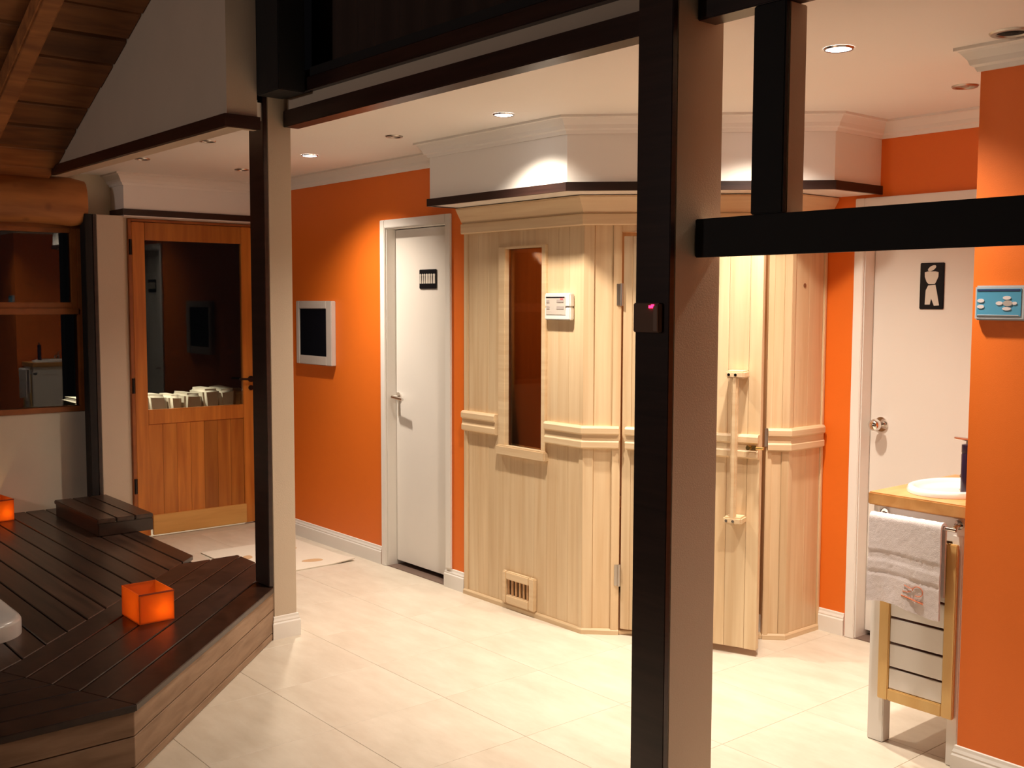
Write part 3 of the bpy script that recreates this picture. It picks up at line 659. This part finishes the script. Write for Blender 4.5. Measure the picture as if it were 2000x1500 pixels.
# basin
bs = Thing('wash_basin', (-1.925, 3.68, .906), 'round white inset wash basin in the beech worktop', 'basin')
bs.part('bowl', lathe((-1.925, 3.68, .906), [(1.0, .0005), (1.0, .008), (.97, .016), (.90, .019), (.84, .016), (.80, .008), (.74, -.002 + .004), (.60, .0022), (.30, .0016), (.05, .0012), (.001, .0012)], 48, .150, .200) if False else
        (lambda g: (g[0], g[1]))(lathe((-1.925, 3.68, .9068), [(1.0, .0), (1.0, .010), (.97, .019), (.90, .022), (.84, .019), (.79, .010), (.72, .003), (.5, .0018), (.25, .0012), (.001, .001)], 48, .150, .200)), 'ceramic', smooth=True)
bs.part('waste', cyl((-1.90, 3.70, .9082), (-1.90, 3.70, .911), .018), 'chrome', smooth=True)
# tap
tp = Thing('tap', (-1.78, 3.83, .906), 'chrome mixer tap behind the dark soap bottle', 'tap')
tp.part('body', [cyl((-1.780, 3.80, .907), (-1.780, 3.80, .985), .020, .017), cyl((-1.780, 3.80, .985), (-1.780, 3.80, 1.0), .017, .008)], 'chrome', smooth=True)
tp.part('spout', tube([(-1.780, 3.80, .965), (-1.845, 3.775, .978), (-1.885, 3.745, .980), (-1.915, 3.725, .968), (-1.922, 3.720, .950)], .010, 12), 'chrome', smooth=True)
tp.part('lever', tube([(-1.780, 3.80, 1.0), (-1.772, 3.83, 1.02)], .006, 10), 'chrome', smooth=True)
# soap bottle
sb = Thing('soap_dispenser', (-1.836, 3.585, .906), 'tall dark purple soap dispenser on the worktop beside the partition', 'dispenser')
px_, py_ = -1.834, 3.585
sb.part('bottle', lathe((px_, py_, .9065), [(.001, 0), (.018, 0), (.020, .004), (.020, .150), (.019, .152), (.019, .156), (.020, .158), (.020, .184), (.001, .188)], 24), 'bottle', smooth=True)
sb.part('pump', [cyl((px_, py_, 1.092), (px_, py_, 1.108), .006), cyl((px_ + .012, py_ + .008, 1.106), (px_ - .034, py_ - .030, 1.114), .006, .004)], 'steel', smooth=True)
# towel rail
rl = Thing('towel_rail', (-1.91, 3.41, .85), 'chrome towel rail under the worktop edge', 'rail')
rb = rl.part('bar', cyl((-2.062, 3.392, .826), (-1.765, 3.392, .826), .0065), 'chrome', smooth=True)
for a in (-2.052, -1.776): rl.part('bracket', [cyl((a, 3.4385, .838), (a, 3.428, .838), .016), cyl((a, 3.43, .836), (a, 3.392, .828), .008)], 'chrome', smooth=True)
# towel: draped over the bar, with woven bands
vs = []; fs = []; nu = 90; nx = 60
prof = []
zb, yb, rr = .826, 3.392, .014
front = .300; back = .24
tot = front + pi * rr + back
for i in range(nu + 1):
    s = tot * i / nu
    if s < front: y_, z_ = yb - rr, zb - front + s; nyy = -1; nz = 0
    elif s < front + pi * rr: a = (s - front) / rr; y_, z_ = yb - rr * cos(a), zb + rr * sin(a); nyy = -cos(a); nz = sin(a)
    else: y_, z_ = yb + rr, zb - (s - front - pi * rr); nyy = 1; nz = 0
    prof.append((y_, z_, nyy, nz, s))
tx0, tx1 = -2.080, -1.812
def tow(i, j, o):
    y_, z_, ny_, nz_, s = prof[i]; u = j / nx
    hang = max(0, (zb - z_)) / .3
    x = tx0 + (tx1 - tx0) * u + hang * .006 * sin(3 + u * 4) + (1 - hang) * .004
    d = .0026 * sin(u * 9 + hang * 3) * hang + .002 * sin(u * 23 + s * 30) * hang
    bnd = 0
    if ny_ < 0 and s < front:
        dd = front - s
        for c0, c1 in ((.118, .150), (.185, .197)):
            if c0 < dd < c1: bnd = -.0024
    if ny_ < 0: z_ += -.006 * u * u * hang + (.010 * sin(u * 5) * hang)
    th_ = .005 + bnd + random.uniform(-.0009, .0009)
    return (x, y_ + ny_ * (th_ * o + (d if ny_ < 0 else 0) + .002), z_ + nz_ * th_ * o)
for o in (1, -1):
    for i in range(nu + 1):
        for j in range(nx + 1): vs.append(tow(i, j, o))
q = (nu + 1) * (nx + 1)
for i in range(nu):
    for j in range(nx):
        a = i * (nx + 1) + j; fs.append((a, a + 1, a + nx + 2, a + nx + 1)); fs.append((a + q, a + q + nx + 1, a + q + nx + 2, a + q + 1))
for i in range(nu):
    for j in (0, nx): a = i * (nx + 1) + j; fs.append((a, a + nx + 1, a + nx + 1 + q, a + q))
for j in range(nx):
    for i in (0, nu): a = i * (nx + 1) + j; fs.append((a, a + 1, a + 1 + q, a + q))
tw_ = Thing('towel', (-1.955, yb, .52), 'white bath towel with an orange embroidered emblem, hanging over the chrome rail', 'towel')
tw_.part('cloth', (vs, fs), 'towel', smooth=True)
ey = yb - rr - .0105
emb = []
pts = [(-1.882 + .019 * cos(a), ey - .0005, .598 + .017 * sin(a)) for a in [R(-120 + 300 * i / 16) for i in range(17)]]
emb += tube(pts, .0014, 6)
emb += tube([(-1.932, ey, .612), (-1.915, ey, .606), (-1.900, ey, .604)], .0013, 6)
emb += tube([(-1.938, ey, .590), (-1.920, ey, .589), (-1.908, ey, .594)], .0013, 6)
emb += tube([(-1.942 + .004 * i, ey, .574 - .0008 * i + .0018 * (i % 2)) for i in range(21)], .0024, 6)
tw_.part('embroidery', emb, 'thread', label='orange stitched emblem and line of text')

# ------------------------------------------------ mat by the timber door
vs = []; fs = []; nx = 24; ny = 20
mx0, mx1, my0, my1 = -6.35, -5.578, 2.75, 3.40
for o in (.006, 0):
    for i in range(nx + 1):
        for j in range(ny + 1):
            u, v = i / nx, j / ny
            lift = .012 * max(0, u - .82) / .18 * max(0, v - .75) / .25
            vs.append((mx0 + (mx1 - mx0) * u, my0 + (my1 - my0) * v, .001 + o + lift))
q = (nx + 1) * (ny + 1)
for i in range(nx):
    for j in range(ny):
        a = i * (ny + 1) + j; fs.append((a, a + ny + 1, a + ny + 2, a + 1)); fs.append((a + q, a + q + 1, a + q + ny + 2, a + q + ny + 1))
for i in range(nx):
    for j in (0, ny): a = i * (ny + 1) + j; fs.append((a, a + ny + 1, a + ny + 1 + q, a + q))
for j in range(ny):
    for i in (0, nx): a = i * (ny + 1) + j; fs.append((a, a + 1, a + 1 + q, a + q))
mt = Thing('floor_mat', (-5.96, 3.07, 0), 'pale floor mat with faint leaf print by the timber door', 'mat')
mt.part('pile', (vs, fs), 'rug', smooth=True)
def leaf(cx, cy, rx, ry, t): return slab([(cx + rx * cos(a) * cos(t) - ry * sin(a) * sin(t) * (1.2 if cos(a) > 0 else .8), cy + rx * cos(a) * sin(t) + ry * sin(a) * cos(t)) for a in [2 * pi * i / 16 for i in range(16)]], .0072, .0082)
mt.part('leaf_print', [leaf(-5.73, 3.19, .035, .065, -.3), leaf(-5.93, 3.11, .04, .06, .8), leaf(-6.12, 3.25, .05, .03, .3), leaf(-6.05, 2.92, .05, .03, -.5), leaf(-5.80, 2.88, .03, .05, 1.2)], 'rugp')

# ------------------------------------------------ recessed ceiling lights
def downlight(x, y, lit, label, r=.044, grp='recessed ceiling lights', speaker=False, k=1):
    t = Thing('ceiling_light', (x, y, ZC), label, 'ceiling light', grp)
    t.part('rim', lathe((x, y, ZC), [(r * (.88 if lit else .72), -.001), (r * (.92 if lit else .78), -.006), (r * 1.02, -.006), (r * 1.10, -.0005)], 28), 'chrome' if lit else 'steel', smooth=True)
    if lit:
        t.part('bulb', lathe((x, y, ZC), [(.0005, -.0085), (r * .45, -.0080), (r * .90, -.0040), (r * .90, -.001)], 24), 'lens', smooth=True)
        l = light('spot_light', 'SPOT', (0, 0, -.02), SPOTW * k, WARM, spot_size=R(127), spot_blend=1.0, shadow_soft_size=.03)
        l.parent = t.o
        l = light('spot_light_core', 'SPOT', (0, 0, -.02), 44 * k, (1, .92, .82), spot_size=R(74), spot_blend=1.0, shadow_soft_size=.03)
        l.parent = t.o
    else:
        t.part('bulb', lathe((x, y, ZC), [(.0005, -.0045), (r * .30, -.0045), (r * .34, -.002), (r * .76, -.0012)], 24), 'hole' if speaker else plain('unlit_bulb_' + str(int(-x * 100)), (.42, .37, .32), .3), smooth=True)
downlight(-5.378, 3.008, True, 'lit ceiling light nearest the left orange wall and its white door')
downlight(-3.661, 2.996, True, 'lit ceiling light in front of the soffit above the cabin window')
downlight(-2.027, 3.039, True, 'lit ceiling light at upper right, largest and brightest', k=.85)
downlight(-2.72, 3.61, True, 'lit ceiling light in front of the cabin door, behind the black upright')
downlight(-.40, 3.0, True, 'unseen lit ceiling light added beyond the right edge, in front of the orange partition', k=.45)  # unseen, added to carry the row on and light the column sides
downlight(-4.493, 2.982, False, 'unlit ceiling light between the two lit ones on the left', .040)
downlight(-5.243, 2.348, False, 'unlit ceiling light just inside the gable wall trim', .040)
downlight(-6.143, 2.357, False, 'unlit ceiling light farthest left over the deck edge', .040)
downlight(-6.235, 3.013, False, 'unlit ceiling light near the bulkhead above the timber door', .040)
downlight(-2.066, 3.921, False, 'unlit ceiling light near the recess wall at upper right', .044)
downlight(-1.575, 3.255, False, 'unlit dark-centred ceiling fitting in the top right corner', .058, speaker=True)
